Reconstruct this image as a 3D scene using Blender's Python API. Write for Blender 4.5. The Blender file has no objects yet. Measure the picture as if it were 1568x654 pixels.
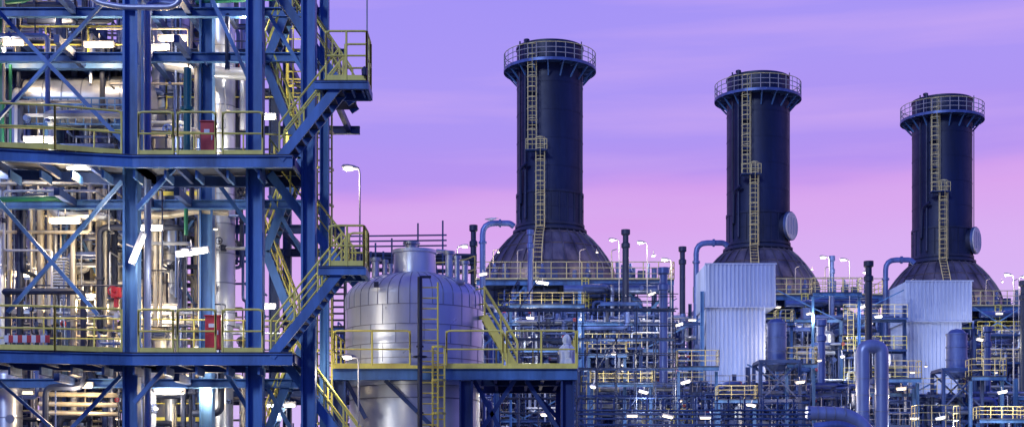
import bpy, math, random
from mathutils import Vector
R=random.Random(7)
F=2200.0; HY=750.0; EYE=1.7
def W(u,v,d): return Vector(((u-784)/F*d, d, EYE+(HY-v)/F*d))
def X(u,d): return (u-784)/F*d
def Z(v,d): return EYE+(HY-v)/F*d
sc=bpy.context.scene
# ------------------------------------------------------------ materials
MATS={}
def mat(name,col,rough=0.5,metal=0.0,var=0.25,scale=1.5,bump=0.0,streak=True,emit=None,es=0,grime=None):
    m=bpy.data.materials.new(name); m.use_nodes=True; nt=m.node_tree; n=nt.nodes; l=nt.links
    b=n['Principled BSDF']; b.inputs['Roughness'].default_value=rough; b.inputs['Metallic'].default_value=metal
    if emit:
        b.inputs['Base Color'].default_value=(*col,1)
        b.inputs['Emission Color'].default_value=(*emit,1); b.inputs['Emission Strength'].default_value=es
        try: m.cycles.emission_sampling='NONE'
        except Exception as ex: print(ex)
        MATS[name]=m; return m
    tc=n.new('ShaderNodeTexCoord'); mp=n.new('ShaderNodeMapping'); l.new(tc.outputs['Object'],mp.inputs[0])
    mp.inputs['Scale'].default_value=(1,1,0.18 if streak else 1)
    nz=n.new('ShaderNodeTexNoise'); nz.inputs['Scale'].default_value=scale; nz.inputs['Detail'].default_value=6; nz.inputs['Roughness'].default_value=0.65
    l.new(mp.outputs[0],nz.inputs['Vector'])
    cr=n.new('ShaderNodeValToRGB'); e=cr.color_ramp.elements
    g=grime or tuple(c*(1-var*1.5) for c in col)
    e[0].position=0.32; e[0].color=(*g,1); e[1].position=0.68; e[1].color=(*[min(1,c*(1+var*0.6)) for c in col],1)
    l.new(nz.outputs['Fac'],cr.inputs[0]); l.new(cr.outputs[0],b.inputs['Base Color'])
    mr=n.new('ShaderNodeMapRange'); mr.inputs['To Min'].default_value=max(0.05,rough-0.12); mr.inputs['To Max'].default_value=min(1,rough+0.15)
    n2=n.new('ShaderNodeTexNoise'); n2.inputs['Scale'].default_value=scale*4; n2.inputs['Detail'].default_value=4; l.new(tc.outputs['Object'],n2.inputs['Vector'])
    l.new(n2.outputs['Fac'],mr.inputs['Value']); l.new(mr.outputs[0],b.inputs['Roughness'])
    if bump:
        bp=n.new('ShaderNodeBump'); bp.inputs['Strength'].default_value=bump; bp.inputs['Distance'].default_value=0.05
        l.new(n2.outputs['Fac'],bp.inputs['Height']); l.new(bp.outputs[0],b.inputs['Normal'])
    MATS[name]=m; return m
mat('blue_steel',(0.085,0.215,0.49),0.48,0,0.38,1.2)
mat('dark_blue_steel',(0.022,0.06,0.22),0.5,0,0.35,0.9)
mat('yellow_paint',(0.95,0.80,0.16),0.45,0,0.18,2)
mat('pale_yellow',(0.85,0.72,0.32),0.5,0,0.2,2)
mat('pale_rail',(0.45,0.43,0.45),0.5,0,0.15,2)
mat('galvanised',(0.50,0.53,0.60),0.36,0.65,0.25,1.0,0.15)
mat('cladding',(0.60,0.63,0.70),0.34,0.6,0.2,0.8,0.12)
mat('tank_cladding',(0.66,0.71,0.82),0.32,0.42,0.10,0.7,0.06)
mat('seam',(0.30,0.33,0.42),0.4,0.5,0.2,1)
mat('warm_cladding',(0.58,0.52,0.42),0.4,0.4,0.35,1.2,0.1)
mat('blue_pipe',(0.12,0.18,0.43),0.38,0.3,0.4,0.7)
mat('dark_pipe',(0.025,0.035,0.08),0.5,0.1,0.3,1)
mat('stack_paint',(0.007,0.016,0.075),0.5,0,0.4,0.35,0.05)
mat('stack_lower',(0.02,0.03,0.09),0.5,0.1,0.4,0.5,0.1)
mat('dome_steel',(0.17,0.155,0.20),0.45,0.4,0.5,0.6,0.2,grime=(0.04,0.038,0.08))
mat('siding',(0.40,0.48,0.74),0.5,0.1,0.18,0.3)
mat('siding_dark',(0.08,0.12,0.30),0.5,0.1,0.3,0.3)
mat('loop_cladding',(0.28,0.34,0.55),0.35,0.4,0.25,0.8,0.1)
mat('green_paint',(0.02,0.16,0.09),0.4)
mat('teal_paint',(0.01,0.16,0.20),0.4)
mat('red_paint',(0.55,0.02,0.03),0.4,0,0.15)
mat('white_paint',(0.75,0.75,0.78),0.5,0,0.1)
mat('grating',(0.05,0.06,0.10),0.6,0.2,0.3,3)
mat('tarp',(0.78,0.80,0.84),0.6,0,0.12,3,0.4,streak=False)
mat('concrete',(0.20,0.20,0.20),0.9,0,0.3,0.3,0.3,streak=False)
mat('tube_white',(0.9,0.9,0.9),emit=(1,0.84,0.56),es=2.0)
mat('tube_cool',(0.9,0.9,0.9),emit=(0.92,0.95,1.0),es=2.5)
mat('tube_far',(0.9,0.9,0.9),emit=(1,0.86,0.62),es=2.0)
mat('lamp_glass',(0.9,0.85,0.7),emit=(1,0.76,0.46),es=0.9)
# ------------------------------------------------------------ mesh builder
class B:
    def __init__(s): s.v=[];s.f=[];s.m=[];s.names=[]
    def mi(s,n):
        if n not in s.names: s.names.append(n)
        return s.names.index(n)
    def add(s,vs,fs,mt):
        o=len(s.v); s.v.extend([tuple(q) for q in vs]); k=s.mi(mt)
        for f in fs: s.f.append(tuple(i+o for i in f)); s.m.append(k)
    def frame(s,d):
        d=d.normalized(); up=Vector((0,0,1)) if abs(d.z)<0.95 else Vector((0,1,0))
        a=d.cross(up).normalized(); b=a.cross(d).normalized(); return d,a,b
    def beam(s,p,q,w,h,mt,off=(0,0)):
        p=Vector(p);q=Vector(q)
        if (q-p).length<1e-5: return
        d,a,b=s.frame(q-p); p=p+a*off[0]+b*off[1]; q=q+a*off[0]+b*off[1]
        vs=[c+a*i*w/2+b*j*h/2 for c in (p,q) for i,j in ((-1,-1),(1,-1),(1,1),(-1,1))]
        s.add(vs,[(0,1,2,3),(7,6,5,4),(0,4,5,1),(1,5,6,2),(2,6,7,3),(3,7,4,0)],mt)
    def box(s,x0,x1,y0,y1,z0,z1,mt):
        s.add([(x,y,z) for z in (z0,z1) for x,y in ((x0,y0),(x1,y0),(x1,y1),(x0,y1))],
          [(3,2,1,0),(4,5,6,7),(0,1,5,4),(1,2,6,5),(2,3,7,6),(3,0,4,7)],mt)
    def ibeam(s,p,q,w,h,mt,side=False):
        t=min(w,h)*0.14
        if side:
            s.beam(p,q,t,h,mt,(-(w-t)/2,0)); s.beam(p,q,t,h,mt,((w-t)/2,0)); s.beam(p,q,w-2*t,t,mt)
        else:
            s.beam(p,q,w,t,mt,(0,-(h-t)/2)); s.beam(p,q,w,t,mt,(0,(h-t)/2)); s.beam(p,q,t,h-2*t,mt)
    def cyl(s,p,q,r,mt,n=8,r2=None,caps=True):
        p=Vector(p);q=Vector(q); r2=r if r2 is None else r2
        if (q-p).length<1e-5: return
        d,a,b=s.frame(q-p)
        ring=[(math.cos(2*math.pi*i/n),math.sin(2*math.pi*i/n)) for i in range(n)]
        vs=[p+(a*c+b*k)*r for c,k in ring]+[q+(a*c+b*k)*r2 for c,k in ring]
        fs=[(i,(i+1)%n,n+(i+1)%n,n+i) for i in range(n)]
        if caps: fs+= [tuple(range(n-1,-1,-1)),tuple(range(n,2*n))]
        s.add(vs,fs,mt)
    def lathe(s,p,d,prof,mt,n=32):
        p=Vector(p); d,a,b=s.frame(Vector(d)); vs=[];fs=[]
        for r,t in prof:
            for i in range(n):
                an=2*math.pi*i/n; vs.append(p+d*t+(a*math.cos(an)+b*math.sin(an))*max(r,0.001))
        for k in range(len(prof)-1):
            for i in range(n):
                j=(i+1)%n; fs.append((k*n+i,k*n+j,(k+1)*n+j,(k+1)*n+i))
        s.add(vs,fs,mt)
    def pipe(s,pts,r,mt,n=8,bend=2.6):
        P=[Vector(p) for p in pts]; o=[P[0]]
        for i in range(1,len(P)-1):
            a=P[i-1]-P[i]; c=P[i+1]-P[i]
            if a.length<1e-4 or c.length<1e-4: continue
            k=min(bend*r,a.length*0.48,c.length*0.48); A=P[i]+a.normalized()*k; C=P[i]+c.normalized()*k
            st=4 if r<0.3 else 8
            for j in range(st+1):
                t=j/st; o.append(A*(1-t)**2+P[i]*2*t*(1-t)+C*t*t)
        o.append(P[-1])
        q=[o[0]]
        for x in o[1:]:
            if (x-q[-1]).length>1e-4: q.append(x)
        o=q
        if len(o)<2: return
        d,a,b=s.frame(o[1]-o[0]); vs=[];prev=d
        for i,c in enumerate(o):
            t=((o[min(i+1,len(o)-1)]-o[i]).normalized()+(o[i]-o[max(i-1,0)]).normalized())
            t=t.normalized() if t.length>1e-5 else prev
            a=(a-t*a.dot(t)).normalized(); b=t.cross(a); prev=t
            for k in range(n):
                an=2*math.pi*k/n; vs.append(c+(a*math.cos(an)+b*math.sin(an))*r)
        fs=[]
        for i in range(len(o)-1):
            for k in range(n):
                j=(k+1)%n; fs.append((i*n+k,i*n+j,(i+1)*n+j,(i+1)*n+k))
        L=(len(o)-1)*n
        fs+=[tuple(range(n-1,-1,-1)),tuple(range(L,L+n))]
        s.add(vs,fs,mt)
    def ring(s,c,rad,r,mt,n=36,z=None):
        c=Vector(c)
        for i in range(n):
            a0=2*math.pi*i/n;a1=2*math.pi*(i+1)/n
            s.cyl(c+Vector((math.cos(a0)*rad,math.sin(a0)*rad,0)),c+Vector((math.cos(a1)*rad,math.sin(a1)*rad,0)),r,mt,5,caps=False)
    def rail(s,pts,h=1.1,r=0.028,mt='yellow_paint',sp=1.3,toe=True,mids=1,ends=True):
        P=[Vector(p) for p in pts]; up=Vector((0,0,1))
        top=[p+up*h for p in P]
        if ends: top=[P[0]+up*(h*0.4)]+top+[P[-1]+up*(h*0.4)]
        s.pipe(top,r,mt,6,4)
        for k in range(mids):
            f=(k+1)/(mids+1); s.pipe([p+up*h*f for p in P],r*0.85,mt,6,2)
        for a,b in zip(P[:-1],P[1:]):
            n=max(1,round((b-a).length/sp))
            for i in range(n+1):
                c=a.lerp(b,i/n); s.cyl(c,c+up*h,r,mt,6)
            if toe: s.beam(a+up*0.07,b+up*0.07,0.012,0.13,mt)
    def ladder(s,p,q,w,mt='yellow_paint',r=0.03,cage=True,step=0.32):
        p=Vector(p);q=Vector(q); a=Vector((1,0,0))*w/2
        s.cyl(p-a,q-a,r,mt,5); s.cyl(p+a,q+a,r,mt,5)
        L=(q-p).length; n=max(1,int(L/step))
        for i in range(n):
            c=p.lerp(q,(i+.5)/n); s.cyl(c-a,c+a,r*0.7,mt,4,caps=False)
        if cage:
            k=max(1,int(L/1.0)); d=(q-p).normalized()
            for i in range(k+1):
                c=p.lerp(q,i/k); pr=None
                for j in range(7):
                    an=math.pi*j/6; x=c+Vector((math.cos(an)*w*0.62,-math.sin(an)*w*0.95,0))
                    if pr is not None: s.beam(pr,x,0.02,0.07,mt)
                    pr=x
            for j in (1,3,5):
                an=math.pi*j/6; o=Vector((math.cos(an)*w*0.62,-math.sin(an)*w*0.95,0)); s.beam(p+o,q+o,0.04,0.02,mt)
    def stair(s,p,q,w,mt='blue_steel',rm='yellow_paint',both=True):
        p=Vector(p);q=Vector(q); o=Vector((0,w,0))
        s.beam(p,q,0.07,0.24,mt); s.beam(p+o,q+o,0.07,0.24,mt)
        n=max(3,int(abs(q.z-p.z)/0.2))
        for i in range(n):
            c=p.lerp(q,(i+.5)/n); s.box(c.x-0.13,c.x+0.13,p.y+0.05,p.y+w-0.05,c.z-0.02,c.z+0.02,'grating')
        for oo in ([Vector((0,0,0)),o] if both else [Vector((0,0,0))]):
            a=p+oo;b=q+oo; up=Vector((0,0,1))
            s.pipe([a+up*0.95,b+up*0.95],0.028,rm,6); s.pipe([a+up*0.5,b+up*0.5],0.022,rm,6)
            m=max(2,round((b-a).length/1.0))
            for i in range(m+1):
                c=a.lerp(b,i/m); s.cyl(c,c+up*0.95,0.026,rm,6)
    def valve(s,c,r,mt='dark_pipe',wheel='red_paint'):
        c=Vector(c); r=min(r,.09); s.cyl(c-Vector((0,0,r*1.6)),c+Vector((0,0,r*1.6)),r*1.7,mt,8)
        s.cyl(c,c+Vector((0,-r*4,0)),r*0.35,mt,5); s.lathe(c+Vector((0,-r*4,0)),(0,-1,0),[(r*1.2,0),(r*1.6,0),(r*1.6,r*.3),(r*1.2,r*.3),(r*1.2,0)],wheel,12)
        s.beam(c+Vector((-r*1.3,-r*4.1,0)),c+Vector((r*1.3,-r*4.1,0)),r*.2,r*.2,wheel); s.beam(c+Vector((0,-r*4.1,-r*1.3)),c+Vector((0,-r*4.1,r*1.3)),r*.2,r*.2,wheel)
    def mesh(s,name):
        me=bpy.data.meshes.new(name); me.from_pydata(s.v,[],s.f); me.materials.clear()
        for n in s.names: me.materials.append(MATS[n])
        me.polygons.foreach_set('material_index',s.m); me.polygons.foreach_set('use_smooth',[True]*len(s.f))
        me.update()
        try: me.set_sharp_from_angle(angle=math.radians(32))
        except Exception as ex: print(ex)
        return me
    def obj(s,name,parent=None,loc=(0,0,0)):
        o=bpy.data.objects.new(name,s.mesh(name)); sc.collection.objects.link(o); o.location=loc
        if parent: o.parent=parent
        return o
def empty(name,loc=(0,0,0)):
    e=bpy.data.objects.new(name,None); sc.collection.objects.link(e); e.location=loc; e.empty_display_size=0.3; return e
def child(name,me,parent,loc=(0,0,0),rot=(0,0,0)):
    o=bpy.data.objects.new(name,me); sc.collection.objects.link(o); o.parent=parent; o.location=loc; o.rotation_euler=rot; return o
LD={}
def point(parent,loc,e,col,rad=0.12):
    k=(e,col,rad)
    if k not in LD:
        L=bpy.data.lights.new('lamp_light','POINT'); L.energy=e; L.color=col; L.shadow_soft_size=rad; LD[k]=L
    o=bpy.data.objects.new('lamp_light',LD[k]); sc.collection.objects.link(o); o.parent=parent; o.location=loc
WARM=(1.0,0.74,0.42); COOL=(0.75,0.85,1.0); NEUT=(1,0.90,0.72)
# ------------------------------------------------------------ camera
cam=bpy.data.cameras.new('camera'); co=bpy.data.objects.new('camera',cam); sc.collection.objects.link(co)
co.location=(0,0,EYE); co.rotation_euler=(math.radians(90),0,0)
cam.sensor_width=36; cam.lens=36*F/1568; cam.shift_y=(HY-327)/1568; cam.clip_end=6000; cam.clip_start=0.1
sc.camera=co
sc.view_settings.view_transform='Standard'; sc.view_settings.look='None'; sc.view_settings.exposure=0
# ------------------------------------------------------------ world
w=bpy.data.worlds.new('World'); sc.world=w; w.use_nodes=True; nt=w.node_tree; n=nt.nodes; l=nt.links
bg=n['Background']; tc=n.new('ShaderNodeTexCoord'); sep=n.new('ShaderNodeSeparateXYZ'); l.new(tc.outputs['Generated'],sep.inputs[0])
mp=n.new('ShaderNodeMapping'); mp.inputs['Scale'].default_value=(2.2,2.2,14)
l.new(tc.outputs['Generated'],mp.inputs[0])
nz=n.new('ShaderNodeTexNoise'); nz.inputs['Scale'].default_value=1.6; nz.inputs['Detail'].default_value=6; nz.inputs['Roughness'].default_value=0.45; l.new(mp.outputs[0],nz.inputs['Vector'])
def math_(op,a,b):
    m=n.new('ShaderNodeMath'); m.operation=op
    for i,x in enumerate((a,b)):
        if isinstance(x,(int,float)): m.inputs[i].default_value=x
        else: l.new(x,m.inputs[i])
    return m.outputs[0]
d=math_('MULTIPLY',math_('SUBTRACT',nz.outputs['Fac'],0.5),0.05)
zz=math_('ADD',math_('ADD',sep.outputs['Z'],d),math_('MULTIPLY',sep.outputs['X'],-0.05))
cr=n.new('ShaderNodeValToRGB'); l.new(zz,cr.inputs[0])
def lin(c): return tuple(((x/255)/12.92 if x/255<=0.04045 else ((x/255+0.055)/1.055)**2.4) for x in c)+(1,)
st=[(0.0,(215,190,245)),(0.09,(216,186,247)),(0.15,(218,176,243)),(0.186,(218,164,238)),(0.198,(210,158,238)),(0.209,(184,149,241)),(0.24,(174,150,244)),(0.28,(172,152,246)),(0.33,(164,148,247)),(0.45,(108,112,232)),(0.7,(52,68,186)),(1.0,(36,50,156))]
els=cr.color_ramp.elements
els[0].position=st[0][0]; els[0].color=lin(st[0][1]); els[1].position=1; els[1].color=lin(st[-1][1])
for p,c in st[1:-1]:
    e=els.new(p); e.color=lin(c)
mp2=n.new('ShaderNodeMapping'); mp2.inputs['Scale'].default_value=(3,3,34); mp2.inputs['Rotation'].default_value=(0,math.radians(-2),0); l.new(tc.outputs['Generated'],mp2.inputs[0])
nz2=n.new('ShaderNodeTexNoise'); nz2.inputs['Scale'].default_value=1.3; nz2.inputs['Detail'].default_value=8; l.new(mp2.outputs[0],nz2.inputs['Vector'])
r2=n.new('ShaderNodeMapRange'); r2.inputs['From Min'].default_value=0.45; r2.inputs['From Max'].default_value=0.75; r2.inputs['To Max'].default_value=0.45; l.new(nz2.outputs['Fac'],r2.inputs['Value'])
mx=n.new('ShaderNodeMixRGB'); l.new(r2.outputs[0],mx.inputs['Fac']); l.new(cr.outputs[0],mx.inputs['Color1']); mx.inputs['Color2'].default_value=lin((216,176,242))
bg.inputs['Strength'].default_value=1.0
# the side of the sky away from the afterglow (behind the viewer) is deep blue dusk
fr=n.new('ShaderNodeMapRange'); fr.inputs['From Min'].default_value=-0.5; fr.inputs['From Max'].default_value=0.5; l.new(sep.outputs['Y'],fr.inputs['Value'])
mx2=n.new('ShaderNodeMixRGB'); l.new(fr.outputs[0],mx2.inputs['Fac']); mx2.inputs['Color1'].default_value=lin((54,80,196)); l.new(mx.outputs[0],mx2.inputs['Color2'])
l.new(mx2.outputs[0],bg.inputs['Color'])
S=bpy.data.lights.new('sun','SUN'); S.energy=1.35; S.angle=math.radians(10); S.color=(0.62,0.74,1.0)
so=bpy.data.objects.new('sun',S); sc.collection.objects.link(so)
dv=Vector((0.45,0.80,-0.42)).normalized(); so.rotation_euler=dv.to_track_quat('-Z','Y').to_euler()
# ------------------------------------------------------------ ground
b=B(); b.box(-2500,2500,-300,4500,-0.2,0,'concrete'); b.obj('ground')
b=B(); b.box(-60,90,18,30,0.004,0.008,'grating')
for i in range(-10,15): b.box(i*6,i*6+3,23.9,24.05,0.012,0.014,'white_paint')
b.obj('service_road')
# ------------------------------------------------------------ routed pipes
def routed(b,rr,box,mats,rmin,rmax,n=7,segs=4,minlen=0.6,maxlen=4.0,vbias=0.45,valves=0.2):
    x0,x1,y0,y1,z0,z1=box
    p=Vector((rr.uniform(x0,x1),rr.uniform(y0,y1),rr.uniform(z0,z1))); pts=[p.copy()]; last=-1
    r=rmin+(rmax-rmin)*rr.random()**2.6
    mt=rr.choice(mats)
    for i in range(segs):
        k=2 if (rr.random()<vbias and last!=2) else rr.choice([0,0,1])
        if k==last: k=(k+1)%3
        L=rr.uniform(minlen,maxlen)*(0.5 if k==1 else 1)*rr.choice((-1,1))
        lo,hi=((x0,x1),(y0,y1),(z0,z1))[k]
        nv=p[k]+L
        if nv<lo or nv>hi: nv=p[k]-L
        nv=max(lo,min(hi,nv))
        if abs(nv-p[k])<0.15: continue
        q=p.copy(); q[k]=nv
        if rr.random()<valves*1.5:
            c=p.lerp(q,0.5); dd=(q-p).normalized()*r*0.35; b.cyl(c-dd,c+dd,r*1.6,mt,10)
            if rr.random()<0.5: b.valve(c,max(r,0.04),'dark_pipe',rr.choice(['red_paint','blue_pipe','dark_pipe','dark_pipe']))
        p=q; pts.append(p.copy()); last=k
    if len(pts)>1: b.pipe(pts,r,mt,n)
    return r
# ------------------------------------------------------------ LEFT PROCESS STRUCTURE
ps=empty('steel_process_structure')
D0=37.6; zL=Z(540,D0); zU=Z(238,D0)
b=B()
def col(u,d,w=0.42,mt='blue_steel',z1=19.5,side=True): b.ibeam((X(u,d),d,0),(X(u,d),d,z1),w,w,mt,side)
for u,d,wd in ((202,38.7,0.40),(391,38.7,0.44),(473,39.0,0.38),(497,40.8,0.25),(317,42.0,0.38)): col(u,d,wd)
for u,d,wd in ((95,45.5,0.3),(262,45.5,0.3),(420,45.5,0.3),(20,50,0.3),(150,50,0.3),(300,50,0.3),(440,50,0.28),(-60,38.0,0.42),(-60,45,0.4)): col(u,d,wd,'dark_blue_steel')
for u,d,wd in ((202,38.7,0.40),(391,38.7,0.44),(473,39.0,0.38)):
    for z in (3.2,8.3,13.4):
        for sx in (-1,1):
            b.box(X(u,d)+sx*(wd/2+.004)-.012,X(u,d)+sx*(wd/2+.004)+.012,d-wd*.4,d+wd*.4,z-.3,z+.3,'blue_steel')
def deckset(z,name):
    pts=[(X(-110,36.4),36.4),(X(203,D0),D0),(X(448,D0),D0)]
    for (a,y0),(c,y1) in zip(pts[:-1],pts[1:]):
        b.ibeam((a,y0,z-0.18),(c,y1,z-0.18),0.16,0.30,'blue_steel')
        b.beam((a,y0+2.4,z-0.18),(c,y1+2.4,z-0.18),0.14,0.28,'dark_blue_steel')
        n=int((c-a)/1.0)
        for i in range(n+1):
            t=i/n; xx=a+(c-a)*t; yy=y0+(y1-y0)*t
            b.beam((xx,yy+0.1,z-0.16),(xx,yy+2.3,z-0.16),0.09,0.2,'dark_blue_steel')
        vs=[(a,y0-0.05,z-0.02),(c,y1-0.05,z-0.02),(c,y1+2.4,z-0.02),(a,y0+2.4,z-0.02)]
        vs+= [(x,y,zz+0.035) for x,y,zz in vs]
        b.add(vs,[(3,2,1,0),(4,5,6,7),(0,1,5,4),(1,2,6,5),(2,3,7,6),(3,0,4,7)],'grating')
    for i in range(9):
        xx=X(10+i*48,D0); b.box(xx-0.03,xx+0.03,D0+0.2,D0+1.1,z-0.55,z-0.34,'blue_steel')
for z in (zL,zU): deckset(z,'d')
for z in (zL,zU,16.0,Z(100,44)):
    for y in (41.6,45.5,50.0):
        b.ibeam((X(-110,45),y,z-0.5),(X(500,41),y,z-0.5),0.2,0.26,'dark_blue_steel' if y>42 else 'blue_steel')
    for u in (20,150,262,317,420,500):
        b.beam((X(u,44),40.0,z-0.45),(X(u,44),50.0,z-0.45),0.16,0.22,'dark_blue_steel')
b.ibeam(W(-60,100,42.5),W(205,100,42.5),0.25,0.26,'blue_steel')
b.box(X(-60,43),X(205,43),42.6,44.2,Z(96,42.5),Z(96,42.5)+0.04,'grating')
for u0,v0,u1,v1,d,wd in ((-5,305,150,482,39.2,.11),(187,278,12,478,39.35,.11),(-5,15,198,228,39.4,.12),(172,-10,-10,190,39.55,.10),
  (268,256,210,320,38.2,.13),(258,558,206,616,38.2,.13),(330,275,388,355,40.5,.13),(340,560,395,650,40.5,.13),(325,0,380,120,40.6,.12),
  (185,575,110,655,39.4,.11),(0,585,80,655,39.5,.09),(410,20,470,120,41.5,.12),(412,300,470,400,41.6,.12),(408,590,470,700,41.6,.12),(60,470,110,330,44,.09),(110,330,170,470,44.1,.09),(215,330,300,470,44.3,.09),(300,330,220,470,44.2,.09)):
    b.beam(W(u0,v0,d),W(u1,v1,d),wd,wd*0.9,'blue_steel')
b.obj('steel_frame',ps)
b=B()
for z in (zL,zU):
    segs=[[(X(-110,36.4),36.45,z),(X(85,37),36.95,z),(X(187,D0),D0-0.05,z)],[(X(212,D0),D0,z),(X(265,D0),D0,z)],[(X(272,D0),D0,z),(X(330,D0),D0,z)],[(X(341,D0),D0,z),(X(402,D0),D0,z)]]
    for sg in segs: b.rail(sg,1.13,0.03)
    b.rail([(X(-110,38),38.9,z),(X(440,39),39.9,z)],1.1,0.024,toe=False)
zI=Z(96,42.5)
b.rail([(X(-60,42.6),42.6,zI),(X(200,42.6),42.6,zI)],1.1,0.03,toe=False)
b.rail([(X(230,42.6),44.6,zI-1),(X(460,42.6),44.6,zI-1)],1.1,0.026,toe=False)
b.rail([(X(-60,46),46,zL+2.2),(X(300,46),46,zL+2.2)],1.1,0.026,toe=False)
for v in (654,420,160): b.rail([(X(10,47),47,Z(v,47)),(X(200,47),47,Z(v,47))],1.1,0.026,toe=False)
for v in (645,300): b.rail([(X(225,44),44,Z(v,44)),(X(310,44),44,Z(v,44))],1.1,0.026)
b.obj('guard_rails',ps)
b=B()
zl1=Z(408,D0); zl2=Z(125,D0)
def landing(z,u0,u1,y0=37.5,y1=38.6,h=1.1):
    b.box(X(u0,D0),X(u1,D0),y0,y1,z-0.03,z+0.01,'grating')
    b.box(X(u0,D0),X(u0+42,D0),y1+.002,40.3,z-0.03,z+0.01,'grating')
    for y in (y0,y1): b.ibeam((X(u0,D0),y,z-0.14),(X(u1,D0),y,z-0.14),0.1,0.2,'blue_steel')
    b.beam((X(u1,D0),y0,z-0.14),(X(u1,D0),y1,z-0.14),0.1,0.2,'blue_steel')
    for k in range(5):
        xx=X(u0+(u1-u0)*(k+.5)/5,D0); b.beam((xx,y0+.06,z-.12),(xx,y1-.06,z-.12),.06,.14,'blue_steel')
    b.rail([(X(u0+18,D0),y0,z),(X(u1,D0),y0,z),(X(u1,D0),y1,z),(X(u0+40,D0),y1,z)],h,0.03,sp=0.55)
landing(zl1,488,558,h=1.05); landing(zl2,482,562,h=1.28)
b.box(X(395,D0),X(447,D0),D0,40.3,zL+0.004,zL+0.03,'grating')
for zb,zt,u0,u1 in ((zL,zl1,415,523),(zU,zl2,428,520)):
    b.stair((X(u0,D0),D0,zb-0.1),(X(u1,D0),D0,zt-0.08),0.8)
for zb,zt,u0,u1 in ((zl1,zU,528,395),(zl2,zU+5.16,528,400),(zL-2.9,zL,545,420)):
    b.stair((X(u0,D0),39.4,zb-0.1),(X(u1,D0),39.4,zt-0.08),0.8)
b.stair((X(430,D0),D0,0),(X(545,D0),D0,zL-2.9),0.8)
for k in range(6):
    z0=0.5+k*2.7; a,c=(X(405,41.5),X(462,41.5)) if k%2 else (X(462,41.5),X(405,41.5))
    b.stair((a,41.6,z0),(c,41.6,z0+2.7),0.7)
b.ladder(W(497,760,41.2),W(497,150,41.2),0.42,cage=True)
b.ladder(W(452,300,43.0),W(452,-80,43.0),0.42,cage=True)
b.obj('stair_tower',ps)
b=B(); b.cyl(W(562,50,37.6),W(562,-40,37.6),0.02,'pale_rail',6); b.cyl(W(562,128,37.6),W(562,48,37.6),0.03,'pale_rail',6)
b.lathe(W(558,110,37.4),(0,0,1),[(0,-.12),(.07,-.1),(.08,.05),(.03,.12),(0,.14)],'dark_pipe',10); b.obj('antenna_mast',ps)
def hvessel(name,u0,u1,v,d,r,mt='cladding'):
    b=B(); x0,x1=X(u0,d),X(u1,d); L=x1-x0; z=Z(v,d); dm=r*0.45
    prof=[(0,0)]+[(r*math.sin(a*math.pi/16),dm*(1-math.cos(a*math.pi/16))) for a in range(1,9)]
    prof+=[(r,L-dm)]+[(r*math.cos(a*math.pi/16),L-dm+dm*math.sin(a*math.pi/16)) for a in range(1,9)]
    b.lathe((x0,d,z),(1,0,0),prof,mt,40)
    for k in range(1,int(L/0.8)+1):
        xx=x0+dm+k*(L-2*dm)/(int(L/0.8)+1); b.lathe((xx,d,z),(1,0,0),[(r*1.0,-.02),(r*1.014,-.02),(r*1.014,.02),(r,.02)],'seam',40)
    for t in (0.25,0.75):
        xx=x0+L*t; b.box(xx-.12,xx+.12,d-r*.8,d+r*.8,z-r*1.5,z-r*0.6,'blue_steel')
    for t in (0.15,0.4,0.6,0.85):
        xx=x0+L*t; b.cyl((xx,d,z+r*0.9),(xx,d,z+r*1.35),.09,'galvanised',12); b.cyl((xx,d,z+r*1.3),(xx,d,z+r*1.4),.16,'galvanised',12)
    b.cyl((x0+L*.5,d-.2,z-r*.9),(x0+L*.5,d-.2,z-r*1.9),.07,'galvanised',10)
    return b.obj(name)
hvessel('horizontal_pressure_vessel',30,240,158,43.4,0.76)
hvessel('horizontal_pressure_vessel',190,330,32,47.5,0.55,'warm_cladding')
hvessel('horizontal_pressure_vessel',60,190,548,44,0.35,'warm_cladding')
hvessel('horizontal_pressure_vessel',-60,110,400,49.5,0.9,'warm_cladding')
def vvessel(name,u,d,v0,v1,r,mt='cladding',base=True):
    b=B(); z1=Z(v0,d); z0=Z(v1,d); x=X(u,d)
    prof=[(r*.9,0),(r,0.02),(r,z1-z0)]+[(r*math.cos(a*math.pi/16),z1-z0+r*.5*math.sin(a*math.pi/16)) for a in range(1,9)]
    b.lathe((x,d,z0),(0,0,1),prof,mt,32)
    k=z0+.4
    while k<z1:
        b.lathe((x,d,k),(0,0,1),[(r,-.02),(r*1.02,-.02),(r*1.02,.02),(r,.02)],'seam',32); k+=0.9
    if base: b.cyl((x,d,0),(x,d,z0),r*.85,'galvanised',24)
    for a in range(5):
        an=-1.6+R.uniform(-1,1); zz=z0+(z1-z0)*(a+.5)/5
        p=Vector((x+math.cos(an)*r*.9,d+math.sin(an)*r*.9,zz)); q=p+Vector((math.cos(an),math.sin(an),0))*.35
        b.cyl(p,q,.07,'galvanised',10); b.cyl(q,q+(q-p)*.12,.13,'galvanised',12)
    return b.obj(name)
vvessel('distillation_column',340,44.0,-100,500,0.40)
vvessel('distillation_column',172,43.6,330,520,0.15,'warm_cladding')
vvessel('distillation_column',262,46,-60,235,0.6,'cladding')
vvessel('distillation_column',120,49.5,-60,90,0.9,'cladding')
vvessel('distillation_column',20,51.5,-60,600,1.0,'warm_cladding')
vvessel('distillation_column',225,52,240,700,0.8,'warm_cladding')
vvessel('distillation_column',70,43.8,330,480,0.22,'warm_cladding')
vvessel('distillation_column',262,44,330,500,0.22,'cladding')
vvessel('vertical_drum',14,42.5,575,800,0.38,'cladding',False)
vvessel('vertical_drum',330,46,580,800,0.45,'cladding',False)
vvessel('vertical_drum',130,46,290,490,0.28,'warm_cladding')
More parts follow.
